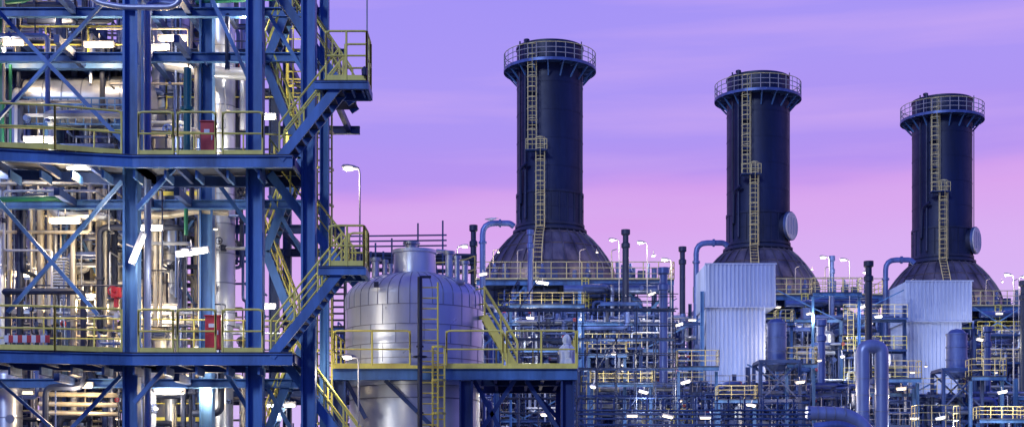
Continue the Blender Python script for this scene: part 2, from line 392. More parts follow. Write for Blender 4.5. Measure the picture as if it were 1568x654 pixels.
# piping
pp=empty('process_piping')
b=B(); rr=random.Random(21)
MW=['warm_cladding','galvanised','cladding','blue_pipe','dark_pipe','blue_pipe','warm_cladding','dark_pipe','dark_pipe']
for d0,d1,cnt in ((41.4,45,130),(45,50,220)):
    for i in range(cnt):
        routed(b,rr,(X(-80,d0),X(372 if i%5 else 440,d0),d0,d1,1.5,19),MW,0.022,0.13,8,rr.choice((3,4,5,6)),0.5,3.2,0.55)
for i in range(110):
    d=rr.uniform(42,51); u=rr.uniform(-20,345); r=rr.choice((.03,.04,.05,.07,.1,.14)); z0=rr.choice((0,zL,zU-3)); z1=z0+rr.uniform(4,12)
    m=rr.choice(MW); b.cyl((X(u,d),d,z0),(X(u,d),d,z1),r,m,10)
    for k in range(int((z1-z0)/1.5)):
        b.cyl((X(u,d),d,z0+k*1.5),(X(u,d),d,z0+k*1.5+.05),r*1.25,m,10)
b.obj('insulated_pipes',pp)
b=B()
b.pipe([W(226,800,39.4),W(226,12,39.4),W(238,4,39.4),W(275,8,39.4)],0.10,'loop_cladding',14)
b.pipe([W(219,12,39.7),W(217,240,39.7)],0.05,'blue_steel',8)
b.pipe([W(135,-10,38.5),W(150,5,38.5),W(190,12,38.5),W(262,12,38.5),W(275,4,38.5),W(275,-30,38.5)],0.08,'cladding',12)
b.pipe([W(236,96,43),W(330,112,43),W(378,114,43)],0.18,'cladding',14)
b.pipe([W(340,66,44),W(372,90,44),W(372,200,44)],0.1,'cladding',12)
b.cyl(W(287,105,40.2),W(287,240,40.2),0.11,'teal_paint',12); b.cyl(W(287,165,40.2),W(287,170,40.2),0.2,'teal_paint',12)
b.cyl(W(3,-10,42),W(3,230,42),0.07,'green_paint',10); b.cyl(W(16,100,42),W(16,240,42),0.05,'green_paint',10)
b.pipe([W(-10,306,41.0),W(70,304,41.0),W(105,306,41.5),W(130,318,43.5)],0.075,'green_paint',10)
b.pipe([W(300,4,42),W(480,-4,42)],0.06,'green_paint',10)
b.pipe([W(-10,6,42),W(40,2,42),W(70,-20,42)],0.06,'green_paint',10)
b.pipe([W(285,320,41),W(285,360,41)],0.06,'green_paint',10)
b.valve(W(178,448,41.0),0.09,'red_paint','red_paint'); b.valve(W(222,265,41),0.08,'red_paint','red_paint')
b.cyl(W(178,440,41),W(178,470,41),.07,'red_paint',10)
b.pipe([W(190,330,42),W(260,330,42),W(300,322,42),W(350,325,42)],0.11,'warm_cladding',12)
for u in (48,62,76,112,152,160,238,246,306): b.cyl(W(u,290,42.6),W(u,500,42.6),.05+.03*(u%3),'warm_cladding',10)
for v in (603,618,632): b.pipe([W(60,v,42),W(180,v+2,42)],0.07,'warm_cladding',10)
for k in range(12): b.beam(W(82,396+k*4.5,42.5),W(104,396+k*4.5,42.5),0.25,0.03,'cladding')
b.obj('header_pipes',pp)
b=B()
for v in (150,160,178,190): b.beam(W(30,v,42.3),W(190,v+1,42.3),0.04,0.05,'blue_steel')
for k in range(14): b.beam(W(32+k*12,150,42.3),W(32+k*12,190,42.3),0.03,0.03,'blue_steel')
for v in (480,282): b.beam(W(-20,v,43),W(300,v,43),0.5,0.06,'galvanised')
b.obj('cable_tray')
def cabinet(u0,u1,v0,v1,d):
    b=B(); x0,x1,z0,z1=X(u0,d),X(u1,d),Z(v1,d),Z(v0,d)
    b.box(x0,x1,d,d+.3,z0,z1,'red_paint'); b.box(x0+.03,x1-.03,d-.02,d-.002,z0+.04,z1-.05,'red_paint')
    b.box(x0-.02,x1+.02,d-.04,d+.32,z1+.002,z1+.03,'red_paint'); b.box(x1-.09,x1-.06,d-.04,d-.022,(z0+z1)/2-.06,(z0+z1)/2+.06,'white_paint')
    b.box(x0+.1,x1-.14,d-.026,d-.022,z1-.3,z1-.2,'white_paint')
    for x in (x0+.04,x1-.04): b.box(x-.02,x+.02,d+.05,d+.1,z0-.12,z0-.002,'dark_pipe')
    b.obj('fire_hose_cabinet')
cabinet(307,329,187,236,38.6); cabinet(314,338,484,534,38.6)
b=B(); 
for k in range(10): b.box(X(6+k*7,38.2),X(13+k*7,38.2)-.002,38.2,38.23,Z(524,38.2),Z(513,38.2),'red_paint' if k%2 else 'white_paint')
for u in (12,68): b.box(X(u,38.2)-.03,X(u,38.2)+.03,38.235,38.27,Z(538,38.2),Z(510,38.2),'pale_rail')
b.obj('safety_barrier')
# ------------------------------------------------------------ light fixtures
def tube_mesh(L,w,m):
    b=B(); b.box(-L/2,L/2,-w/2,w/2,0.02,0.10,'pale_rail'); b.cyl((-L/2+.03,0,-.01),(L/2-.03,0,-.01),w*0.36,m,10)
    b.box(-L/2-.02,-L/2,-w/2,w/2,-.05,.1,'pale_rail'); b.box(L/2,L/2+.02,-w/2,w/2,-.05,.1,'pale_rail'); b.cyl((0,0,.1),(0,0,.35),.02,'pale_rail',6)
    return b.mesh('fixture')
def bulk_mesh(r):
    b=B(); b.lathe((0,0,0),(0,0,-1),[(0,-r*.5),(r*.7,-r*.45),(r*1.15,0),(r*1.15,r*.15),(r,.15*r)],'pale_rail',12)
    b.lathe((0,0,0),(0,0,-1),[(r*.98,.16*r),(r*.98,r*.28)],'lamp_glass',14)
    b.lathe((0,0,0),(0,0,-1),[(r*.98,.28*r),(r*.85,r*.5),(r*.5,r*.7),(0.01,r*.78)],'tube_far',14); b.cyl((0,0,r*.5),(0,.1,r*2.5),r*.2,'pale_rail',5)
    return b.mesh('bulkhead')
TM={k:tube_mesh(*v) for k,v in dict(w=(0.85,.17,'tube_white'),c=(0.85,.15,'tube_cool'),f=(1.0,.28,'tube_far'),g=(0.6,.22,'tube_far')).items()}
TM['s']=bulk_mesh(.12); TM['t']=bulk_mesh(.19); TM['l']=bulk_mesh(.07)
def fixture(u,v,d,k='w',e=90,col=WARM,rz=0,ry=0,off=(0,-.3,-.3)):
    p=W(u,v,d); o=empty('bulkhead_lamp' if k in 'stl' else 'fluorescent_light_fixture',p); child('housing',TM[k],o,rot=(0,ry,rz))
    if e: point(o,off,e,col)
for a in ((265,60,42.2,'w',150,WARM),(15,67,42,'w',120,WARM),(152,70,42,'w',140,WARM),(127,257,38.5,'c',70,NEUT),(100,339,40.8,'w',210,WARM),(226,350,40.8,'c',140,NEUT),(235,74,42,'w',80),
  (295,387,38.6,'c',100,NEUT,0,-.15),(3,243,39,'c',50,NEUT),(140,455,44,'w',190,WARM),(40,420,44,'w',180,WARM),(250,470,43,'w',170,WARM),(120,590,41.5,'w',130,WARM),(30,600,43,'w',110,NEUT),(260,600,42,'w',140,NEUT),(200,520,45,'w',130),
  (300,200,43,'w',160,NEUT),(60,215,42.0,'w',120,NEUT),(400,180,42.5,'c',150,NEUT),(400,470,42.5,'c',160,NEUT),(90,20,44,'w',140,WARM),(380,20,42,'c',130,NEUT),(430,620,42,'c',130,NEUT),(320,590,42,'w',100)):
    fixture(*a)
fixture(212,381,38.3,'c',50,NEUT,0,-1.2)
for u,v,d in ((60,120,44),(340,260,43),(20,500,42),(170,300,44),(300,530,42),(80,560,44),(180,640,43),(250,250,45),(350,170,43),(110,470,43.5),(280,440,44),(420,90,42),(415,400,42),(60,640,42),(330,350,42)): fixture(u,v,d,'l',0)
# ------------------------------------------------------------ street lamps
def lampmesh(H,arm,sc_=1.0):
    b=B(); s=sc_
    b.cyl((0,0,0),(0,0,H*.5),.09*s,'pale_rail',10,.07*s); b.pipe([(0,0,H*.5),(0,0,H),(-arm*.35,0,H+.25*s),(-arm,0,H+.3*s)],.04*s,'pale_rail',8,12)
    h=B()
    h.lathe((-arm-.75*s,0,H+.36*s),(1,0,-.12),[(0.01,0),(.10*s,.08*s),(.14*s,.3*s),(.12*s,.6*s),(.05*s,.85*s),(0.01,.87*s)],'pale_rail',12)
    h.lathe((-arm-.4*s,0,H+.25*s),(0,0,-1),[(.24*s,-.04),(.27*s,.03*s),(.19*s,.1*s),(0.001,.13*s)],'tube_far',14)
    return b.mesh('pole'),h.mesh('lamp_head')
def street_lamp(u,vtop,d,arm=0.5,e=60,s=1.0,flip=False,base=0.0,col=NEUT):
    H=Z(vtop,d)-base
    pm,hm=lampmesh(H,arm,s)
    o=empty('street_lamp',(X(u,d),d,base)); rz=math.pi if flip else 0
    child('pole',pm,o,rot=(0,0,rz)); child('head',hm,o,rot=(0,0,rz))
    if e: point(o,((arm+.4)*(1 if flip else -1),-.1,H-.35),e,col)
street_lamp(551,266,56,.12,120,.8); street_lamp(549,554,40,.1,60,.5)
street_lamp(273,390,37.9,-.35,0,.4,base=zL); 
for u,v,d,fl in ((700,382,110,True),(948,372,118,False),(991,376,118,False),(1028,402,118,False),(1270,398,125,False),(1301,402,125,False),(1552,425,125,False),(1560,428,128,True)):
    street_lamp(u,v,d,.2,180,.9,fl,base=8)
street_lamp(850,640,60,.2,60,.6)
# ------------------------------------------------------------ TANK
tk=empty('storage_tank'); D=47.0; tx=X(635,D); r=2.26; b=B()
zs=Z(462,D); zt=Z(419,D)
dome=[(r*math.cos(a*math.pi/32),(zt-zs)*math.sin(a*math.pi/32)) for a in range(17)]
prof=[(r,-(zs-5.0))]+dome
b.lathe((tx,D,zs),(0,0,1),prof,'tank_cladding',96)
b.cyl((tx,D,0),(tx,D,5.0),2.12,'tank_cladding',72)
b.obj('shell',tk)
b=B()
for v in (478,507,535,556): b.lathe((tx,D,Z(v,D)),(0,0,1),[(r,-.012),(r*1.005,-.012),(r*1.005,.012),(r,.012)],'seam',96)
zz_=[Z(v,D) for v in (478,507,535,562)]
for i in range(3):
    for k in range(16):
        an=2*math.pi*(k+.5*(i%2))/16; b.beam((tx+math.cos(an)*r*1.001,D+math.sin(an)*r*1.001,zz_[i]),(tx+math.cos(an)*r*1.001,D+math.sin(an)*r*1.001,zz_[i+1]),.018,.018,'seam')
for z in (1.2,2.4,3.6,4.6): b.lathe((tx,D,z),(0,0,1),[(2.12,-.02),(2.14,-.02),(2.14,.02),(2.12,.02)],'seam',72)
for k in range(40):
    an=2*math.pi*k/40; c,s_=math.cos(an),math.sin(an)
    pts=[(tx+rr_*c*1.003,D+rr_*s_*1.003,zs+t+0.004) for rr_,t in dome[::2]]
    pts=[(pts[0][0],pts[0][1],zz_[0])]+pts
    for a_,b_ in zip(pts[:-1],pts[1:]): b.beam(a_,b_,.026,.012,'seam')
b.lathe((tx,D,zt-.12),(0,0,1),[(.72,0),(.70,.05),(.68,.75),(.74,.76),(.74,.86),(.3,.9),(0,.9)],'tank_cladding',40)
b.lathe((tx-.1,D-.1,zt+.78),(0,0,1),[(.2,0),(.2,.15),(.28,.15),(.28,.22),(0,.22)],'galvanised',20)
for u,v0,v1,rr_ in ((575,425,395,.12),(590,415,398,.07),(688,432,385,.13),(700,438,392,.09),(712,440,400,.1),(598,432,404,.06),(553,440,425,.08)):
    b.cyl(W(u,v0+20,46.3),W(u,v1,46.3),rr_,'cladding',14); b.cyl(W(u,v1+5,46.3),W(u,v1,46.3),rr_*1.5,'galvanised',14)
b.pipe([W(690,400,46.3),W(690,386,46.3),W(668,384,46.3)],.06,'cladding',8)
b.lathe(W(700,438,45.8),(0,-.4,1),[(.2,-.3),(.2,.08),(.26,.08),(.26,.15),(0,.17)],'galvanised',24)
b.box(X(573,44.9),X(580,44.9),44.8,44.9,Z(440,44.9),Z(432,44.9),'dark_pipe')
b.obj('nozzles_and_seams',tk)
b=B(); b.rail([(tx+math.cos(a)*2.0,D+math.sin(a)*2.0,zt-.25) for a in (0.2,.6,1,1.4,1.8)],.9,.025,toe=False); b.obj('roof_rail',tk)
tp=empty('tank_access_platform'); b=B(); zp=Z(563,44); xa,xb=X(508,44),X(884,44)
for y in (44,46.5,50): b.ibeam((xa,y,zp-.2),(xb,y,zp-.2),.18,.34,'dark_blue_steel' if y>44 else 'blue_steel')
for k in range(16):
    x=xa+.05+(xb-xa-.1)*k/15
    b.beam((x,44.1,zp-.2),(x,44.7 if abs(x-tx)<2.2 else 49.9,zp-.2),.1,.24,'dark_blue_steel')
b.box(xa,xb,43.9,44.75,zp-.02,zp+.02,'grating'); b.box(xa,tx-2.3,44.752,50,zp-.02,zp+.02,'grating'); b.box(tx+2.3,xb,44.752,50,zp-.02,zp+.02,'grating')
b.beam((xa,43.88,zp+.02),(xb,43.88,zp+.02),.02,.1,'yellow_paint')
for u,d in ((714,44.2),(869,44.2),(520,44.2),(714,49.5),(869,49.5),(520,49.5)): b.ibeam((X(u,44.2),d,0),(X(u,44.2),d,zp-.38),.42,.42,'dark_blue_steel',True)
for a,c in (((730,668),(788,582)),((806,582),(862,668)),((726,582),(770,665)),((530,582),(560,640)),((590,582),(700,690))):
    b.beam(W(*a,44.6),W(*c,44.6),.13,.13,'dark_blue_steel')
b.beam(W(800,582,49),W(868,654,49),.13,.13,'dark_blue_steel')
b.obj('steelwork',tp)
b=B()
for s_ in ((512,628),(684,770),(776,882)): b.rail([(X(s_[0],44),43.95,zp),(X(s_[1],44),43.95,zp)],1.13,.03,sp=1.2)
b.rail([(xb,43.95,zp),(xb,49.9,zp),(X(760,50),49.9,zp)],1.13,.028); b.rail([(xa,44,zp),(xa,49.9,zp)],1.13,.028)
b.stair((X(792,45.5),45.2,zp),(X(742,45.5),45.2,Z(486,45.5)),.8,'yellow_paint')
b.rail([(X(742,45.5),46,Z(486,45.5)),(X(720,45.5),46.5,Z(486,45.5))],1.0,.028)
b.obj('guard_rails',tp)
b=B(); b.ladder((X(658,43.6),43.6,0),(X(658,43.6),43.6,Z(432,43.6)),.5,cage=False); b.ladder((X(672,43.8),43.75,0),(X(672,43.8),43.75,zp+.6),.35,cage=True)
b.obj('ladder',tp)
b=B(); b.cyl((X(643,43.3),43.3,0),(X(643,43.3),43.3,Z(424,43.3)),.075,'dark_pipe',12)
for z in (2,4,6): b.cyl((X(643,43.3),43.3,z),(X(643,43.3),43.3,z+.05),.11,'dark_pipe',12)
b.cyl((X(643,43.3),43.3,Z(424,43.3)),(X(660,43.3),43.3,Z(424,43.3)),.04,'dark_pipe',10)
b.ring((X(643,43.2),43.2,Z(546,43.2)),.2,.025,'dark_pipe',14)
b.obj('support_mast')
b=B(); cx,cy=X(869,45),45.0; prof=[(.30,0),(.27,.12),(.22,.35),(.26,.55),(.24,.66),(.10,.82),(.12,.90),(.12,1.0),(.06,1.1),(0,1.13)]
n_=28; vs=[];fs=[]
for k,(q,z) in enumerate(prof):
    for i in range(n_):
        an=2*math.pi*i/n_; f=1+.16*math.sin(an*5+k*.7)+.09*math.sin(an*9-k*1.3); vs.append((cx+math.cos(an)*q*f-z*.02,cy+math.sin(an)*q*f,zp+.02+z))
for k in range(len(prof)-1):
    for i in range(n_): j=(i+1)%n_; fs.append((k*n_+i,k*n_+j,(k+1)*n_+j,(k+1)*n_+i))
b.add(vs,fs,'tarp'); b.ring((cx,cy,zp+.8),.13,.02,'galvanised',10); b.obj('tarp_wrapped_valve')
b=B()
for v in (362,370,378): b.beam(W(520,v,62),W(684,v-2,62),.06,.06,'dark_blue_steel')
for u,v in ((678,338),(640,342),(556,355),(530,370),(600,365),(575,372)): b.beam(W(u,v,62),W(u,560,62),.07,.07,'dark_blue_steel')
for k in range(9): b.beam(W(530+k*19,385,64),W(520+k*22,440,64),.08,.08,'dark_blue_steel')
for v in (388,394,400,412): b.cyl(W(510,v,66),W(730,v+4,66),.1,'dark_pipe',8)
for k in range(22): b.beam(W(509,430+k*10,50),W(528,430+k*10,50),.1,.06,'dark_pipe')
for u in (509,528): b.beam(W(u,425,50),W(u,750,50),.08,.08,'dark_pipe')
b.obj('scaffold_rack')
# ------------------------------------------------------------ EXHAUST STACKS
SP=[(3.73,141.6,0),(26.0,152.0,1),(48.1,160.7,1)]
b=B(); r=3.25
b.lathe((0,0,0),(0,0,1),[(r,30.6),(r,45.1),(r-.12,45.12),(r-.12,43)],'stack_paint',72)
b.lathe((0,0,0),(0,0,1),[(r+.35,26.8),(r+.1,27.3),(r+.02,27.6),(r+.02,30.6)],'stack_lower',72)
for z,e,h in ((30.6,.1,.12),(45.0,.08,.1),(27.5,.18,.14),(29.1,.05,.06),(27.0,.4,.12)): b.lathe((0,0,z),(0,0,1),[(r,-h),(r+e,-h),(r+e,h),(r,h)],'stack_lower',72)
for z in (33,35.7,38.4,41.1): b.lathe((0,0,z),(0,0,1),[(r,-.03),(r+.025,-.03),(r+.025,.03),(r,.03)],'stack_paint',72)
for k in range(24):
    an=2*math.pi*k/24; c,s_=math.cos(an),math.sin(an); b.beam((c*(r+.06),s_*(r+.06),27.5),(c*(r+.06),s_*(r+.06),30.5),.05,.08,'stack_lower')
for an,rr_ in ((-2.35,.13),(-2.6,.08),(-.5,.05)):
    c,s_=math.cos(an)*(r+.2),math.sin(an)*(r+.2); b.cyl((c,s_,28),(c,s_,45.3),rr_,'stack_paint',8)
b.lathe((-2.3,-1.6,44.9),(0,0,1),[(.2,0),(.2,.4),(.3,.45),(.28,.65),(0,.75)],'dark_pipe',12)
b.cyl((2.9,0,44.9),(2.9,0,45.4),.08,'dark_pipe',8)
stack_body=b.mesh('stack_shell')
b=B(); RO=4.5; zg=42.85
b.lathe((0,0,zg),(0,0,1),[(r,0),(RO,0),(RO,.12),(r,.12)],'dark_blue_steel',48)
b.lathe((0,0,zg),(0,0,1),[(RO+.01,-.12),(RO+.06,-.12),(RO+.06,.16),(RO+.01,.16)],'blue_pipe',48)
for k in range(18):
    an=2*math.pi*(k+.3)/18; c,s_=math.cos(an),math.sin(an)
    b.beam((c*RO*.97,s_*RO*.97,zg-.05),(c*(r+.05),s_*(r+.05),zg-1.25),.12,.13,'blue_steel'); b.beam((c*r,s_*r,zg-.1),(c*RO,s_*RO,zg-.1),.12,.16,'blue_pipe')
for h in (.5,1.0,1.5): b.ring((0,0,zg+.12+h),RO,.04,'pale_yellow' if h>1.2 else 'pale_rail',40)
for k in range(30):
    an=2*math.pi*k/30; c,s_=math.cos(an)*RO,math.sin(an)*RO; b.cyl((c,s_,zg+.05),(c,s_,zg+1.62),.038,'pale_rail',5)
stack_ring=b.mesh('top_gallery')
b=B()
b.ladder((-1.8,-3.45,34.2),(-1.8,-3.45,44.4),.8,'pale_yellow',r=.05,step=.45)
b.ladder((-1.03,-3.75,26.9),(-1.03,-3.75,35.4),.8,'pale_yellow',r=.05,step=.45)
for p,q in (((-1.03,-3.75,26.9),(-1.15,-4.6,26.2)),((-1.15,-4.6,26.2),(-1.3,-6.1,24.4)),((-1.3,-6.1,24.4),(-1.42,-6.75,21.4))): b.ladder(p,q,.8,'pale_yellow',r=.05,step=.45,cage=False)
b.box(-2.4,-.4,-4.4,-3.3,34.15,34.22,'dark_blue_steel'); b.rail([(-2.4,-4.4,34.22),(-.4,-4.4,34.22)],1.0,.035,'pale_yellow',toe=False)
for z in (37,40): b.beam((-1.8,-3.4,z),(-1.8,-2.6,z),.9,.08,'dark_blue_steel')
b.pipe([(-2.9,-2.0,29.5),(-2.9,-2.4,32.8),(-2.3,-3.2,33.2)],.16,'stack_paint',8)
stack_ladder=b.mesh('caged_ladder')
b=B(); dd=Vector((.81,-.59,0)); hz=29.2
b.cyl(dd*2.9+Vector((0,0,hz)),dd*3.75+Vector((0,0,hz)),1.3,'stack_lower',32); b.cyl(dd*3.6+Vector((0,0,hz)),dd*3.85+Vector((0,0,hz)),1.5,'blue_pipe',36); b.cyl(dd*3.851+Vector((0,0,hz)),dd*3.95+Vector((0,0,hz)),1.4,'white_paint',36)
for k in range(4):
    o_=dd*3.96+Vector((0,0,hz))+Vector((dd.y,-dd.x,0))*(-.9+k*.6)
    b.beam(o_+Vector((0,0,-.9)),o_+Vector((0,0,.9)),.06,.06,'seam')
hatch=b.mesh('round_hatch')
b=B()
prof=[(6.5,21.0),(6.45,22.6),(6.2,23.4),(5.6,24.4),(4.95,25.3),(4.25,26.1),(3.7,26.6),(3.4,26.85)]
b.lathe((0,0,0),(0,0,1),prof,'dome_steel',28)
for k in range(28):
    an=2*math.pi*k/28; c,s_=math.cos(an),math.sin(an)
    for (r0,z0),(r1,z1) in zip(prof[1:-1],prof[2:]): b.beam((c*(r0+.05),s_*(r0+.05),z0+.04),(c*(r1+.05),s_*(r1+.05),z1+.04),.07,.12,'dome_steel')
for (q,z) in prof[2:-1:2]: b.ring((0,0,z),q+.04,.06,'dome_steel',28)
b.box(-6.6,6.6,-6.6,8,0,20.9,'siding_dark')
for k in range(12):
    x=-6.5+k*13/11; b.box(x-.12,x+.12,-6.85,-6.602,0,20.8,'dark_blue_steel')
for k in range(7):
    z=1.5+k*2.8; b.box(-6.9,6.9,-7.1,-6.86,z,z+.25,'dark_blue_steel')
casing=b.mesh('casing')
b=B(); z=21.1
b.box(-7.2,11.2,-9.2,-6.5,z-.15,z,'grating'); b.ibeam((-7.2,-9.2,z-.35),(11.2,-9.2,z-.35),.2,.4,'blue_steel'); b.rail([(-7.2,-3,z),(-7.2,-9.2,z),(11.2,-9.2,z),(11.2,-3,z)],1.6,.045,'pale_yellow',sp=1.4,mids=2)
b.box(6.7,11.2,-6.49,0,z-.15,z,'grating')
for x in (-7,-2.5,2,6.5,11): b.ibeam((x,-9,0),(x,-9,z-.6),.35,.35,'blue_steel',True)
b.beam((-2.5,-9,z-.6),(-5,-9,z-3.5),.2,.2,'blue_steel'); b.beam((6.5,-9,z-.6),(8.7,-9,z-3.3),.25,.25,'blue_steel'); b.beam((11,-9,z-.6),(8.7,-9,z-3.3),.25,.25,'blue_steel')
b.rail([(-5,-7.4,z-2.2),(8,-7.4,z-2.2)],1.2,.045,sp=1.4)
b.cyl((1,-9.9,z-1),(11,-9.9,z-1),.36,'blue_pipe',16)
for x in (7.5,9.5): b.pipe([(x,-8,z-6),(x,-8,z+1.2)],.25,'blue_pipe',12)
b.ladder((3,-9.6,12),(3,-9.6,z),.6,r=.05,step=.45)
for x in (-5.5,-3.2,2.6,5.6): b.pipe([(x,-7,z),(x,-7,z+3.0),(x+.5,-6.6,z+3.2)],.05,'pale_rail',6)
boiler_plat=b.mesh('service_platforms')
b=B()
rr=random.Random(5)
for k in range(190): routed(b,rr,(-7,11.5,-11.5,-7,6,20.5),['blue_pipe','blue_pipe','galvanised','dark_pipe','dark_blue_steel'],.04,.32,8,4,1,6,.5,.1)
for k in range(7):
    x=rr.uniform(-6,10); b.cyl((x,-6,z),(x,-6,z+rr.uniform(.8,2.6)),rr.uniform(.1,.25),'blue_pipe',10)
for k in range(4):
    x=rr.uniform(-6,10.5); b.lathe((x,-8.3,z),(0,0,1),[(.3,0),(.35,.8),(.2,1.0),(.12,1.6),(0,1.6)],'blue_pipe',12); b.box(x+.7,x+1.4,-8.6,-8,z,z+.9,'siding_dark')
boiler_pipes=b.mesh('external_piping')
for x,y,h in SP:
    o=empty('exhaust_stack',(x,y,0)); child('shell',stack_body,o); child('top_gallery',stack_ring,o); child('caged_ladder',stack_ladder,o)
    if h: child('round_hatch',hatch,o)
    o=empty('heat_recovery_boiler',(x,y,0)); child('casing',casing,o); child('service_platforms',boiler_plat,o); child('external_piping',boiler_pipes,o)
    for lx in (-5,4.2): child('deck_lamp',TM['s'],o,(lx,-7.4,23.9)); point(o,(lx,-8.2,23.6),170,WARM)
    child('deck_lamp',TM['t'],o,(9.5,-7.4,23.6)); point(o,(9.3,-8.0,23.2),160,NEUT)
    for lx,lz in ((-4,16),(2.5,13.5),(8,17)): child('wall_lamp',TM['t'],o,(lx,-10,lz)); point(o,(lx,-11,lz-.5),360,NEUT)
# ------------------------------------------------------------ vents & goosenecks
def vent(u,v0,v1,d,r,mt='dark_pipe'):
    b=B(); x=X(u,d); z0,z1=Z(v1,d),Z(v0,d)
    b.lathe((x,d,0),(0,0,1),[(r,max(0,z0-8)),(r,z1-1.6),(r*1.35,z1-1.55),(r*1.35,z1-1.2),(r*.9,z1-1.1),(r*.9,z1-.5),(r*1.4,z1-.4),(r*1.4,z1),(0,z1)],mt,14); b.obj('vent_stack')
vent(725,345,460,105,.22); vent(958,352,520,125,.28); vent(1045,378,520,130,.26,'stack_lower'); vent(1330,400,540,112,.28); vent(1274,392,520,128,.2,'blue_pipe'); vent(812,352,420,122,.22,'blue_pipe'); vent(1016,410,654,100,.3,'blue_pipe'); vent(1568,430,600,120,.3); vent(1512,500,600,110,.25,'blue_pipe'); vent(1258,490,654,106,.28,'blue_pipe')
def goose(u,v,d,du,r=.24,mt='blue_pipe'):
    b=B(); b.pipe([(X(u,d),d,4),(X(u,d),d,Z(v,d)),(X(u+du,d),d,Z(v,d)),(X(u+du+6,d),d,Z(v+5,d))],r,mt,16,4); b.cyl((X(u,d),d,Z(v+28,d)),(X(u,d),d,Z(v+31,d)),r*1.4,mt,16); b.cyl((X(u+du*.6,d),d,Z(v,d)),(X(u+du*.6+3,d),d,Z(v,d)),r*1.4,mt,16); b.obj('gooseneck_vent')
goose(739,342,118,42); goose(1066,372,124,42); goose(1356,398,131,38); goose(1132,424,125,-8,.2)
b=B(); p=W(752,336,118); b.lathe(p,(1,0,.2),[(0,-.35),(.05,-.25),(.14,0),(.12,.15),(.07,.25),(.09,.33),(.05,.42),(0,.5)],'white_paint',12)
b.beam(p+Vector((-.5,0,0)),p+Vector((.1,0,.1)),.2,.06,'pale_rail'); b.cyl(p+Vector((.45,0,.1)),p+Vector((.6,0,.08)),.02,'yellow_paint',5)
for q in (-.04,.04): b.cyl(p+Vector((0,q,-.1)),p+Vector((0,q,-.2)),.015,'yellow_paint',5)
b.obj('seagull')
# ------------------------------------------------------------ corrugated enclosures + drums
def enclosure(u0,u1,v0,v1,v2,d):
    o=empty('corrugated_enclosure'); b=B(); x0,x1=X(u0,d),X(u1,d); z0,z1,z2=Z(v0,d),Z(v1,d),Z(v2,d)
    def cor(x0,x1,y0,y1,za,zb):
        n=int((x1-x0)/.33); p=(x1-x0)/n; pts=[]
        for i in range(n):
            a=x0+i*p; pts+=[(a,y0),(a+p*.5,y0),(a+p*.6,y0-.09),(a+p*.9,y0-.09)]
        pts.append((x1,y0)); m=int((y1-y0)/.33); q=(y1-y0)/m
        for i in range(m):
            a=y0+i*q; pts+=[(x1,a+q*.5),(x1+.09,a+q*.6),(x1+.09,a+q*.9),(x1,a+q)]
        pts+=[(x0,y1)]
        for i in range(m):
            a=y1-i*q; pts+=[(x0,a-q*.5),(x0-.09,a-q*.6),(x0-.09,a-q*.9),(x0,a-q+.001)]
        N=len(pts); b.add([(x,y,za) for x,y in pts]+[(x,y,zb) for x,y in pts],[(i,(i+1)%N,N+(i+1)%N,N+i) for i in range(N)]+[tuple(range(N,2*N)),tuple(range(N-1,-1,-1))],'siding')
    cor(x0,x1,d,d+6,z1,z0); cor(x0+.15,x1-.8,d+.3,d+5.7,z2,z1-.004)
    b.box(x0-.12,x1+.12,d-.14,d-.1,z0-.02,z0+.1,'siding'); b.box(x0-.12,x1+.12,d-.14,d-.11,z1-.06,z1+.03,'siding')
    b.box(x0+.2,x1-.9,d+.2,d+5.8,z2-.3,z2-.004,'dark_blue_steel')
    for x in (x0+.3,x1-1.1):
        b.ibeam((x,d+.6,0),(x,d+.6,z2-.3),.35,.35,'blue_steel',True)
    b.box(x0+.5,x0+4,d+.8,d+5,z2-5,z2-.31,'warm_cladding')
    b.obj('clad_walls',o); point(o,((x0+x1)/2,d-4.5,z2+1),200,(.8,.88,1))
enclosure(1081,1187,405,470,587,118); enclosure(1388,1488,431,492,602,126)
def drum(u,v0,v1,d,r):
    o=empty('blowdown_drum'); b=B(); z0,z1=Z(v1,d),Z(v0,d); x=X(u,d)
    b.lathe((x,d,z0),(0,0,1),[(0,-.5),(r*.6,-.4),(r,0),(r,z1-z0),(r*.6,z1-z0+.3),(0,z1-z0+.4)],'blue_pipe',28); 
    for k in range(4): b.lathe((x,d,z0+(z1-z0)*k/3),(0,0,1),[(r,-.05),(r+.05,-.05),(r+.05,.05),(r,.05)],'blue_pipe',28)
    b.obj('shell',o); b=B(); s=1.3
    for i in (-1,1):
        for j in (-1,1): b.ibeam((x+i*s,d+j*s,0),(x+i*s,d+j*s,z0+.1),.22,.22,'dark_blue_steel',True)
    z=z0+.1
    while z>3:
        for j in (-1,1):
            b.beam((x-s,d+j*s,z),(x+s,d+j*s,z),.2,.2,'dark_blue_steel'); b.beam((x-s,d+j*s,z),(x+s,d+j*s,z-2.6),.1,.1,'dark_blue_steel'); b.beam((x+s,d+j*s,z),(x-s,d+j*s,z-2.6),.1,.1,'dark_blue_steel')
            b.beam((x+j*s,d-s,z),(x+j*s,d+s,z),.2,.2,'dark_blue_steel')
        z-=2.6
    b.obj('support_frame',o)
drum(1189,496,558,96.5,.66); drum(1465,512,570,98.5,.70)
b=B(); d=88; x0,x1=X(1321,d),X(1350,d); r=.42
b.pipe([(x0,d,0),(x0,d,Z(548,d)),(x0+.02,d,Z(548,d)+.6),((x0+x1)/2,d,Z(548,d)+.75),(x1-.02,d,Z(548,d)+.6),(x1,d,Z(548,d)),(x1,d,0)],r,'loop_cladding',24,2)
for z in range(1,9):
    for x in (x0,x1): b.lathe((x,d,z+.5),(0,0,1),[(r,-.03),(r+.025,-.03),(r+.025,.03),(r,.03)],'seam',24)
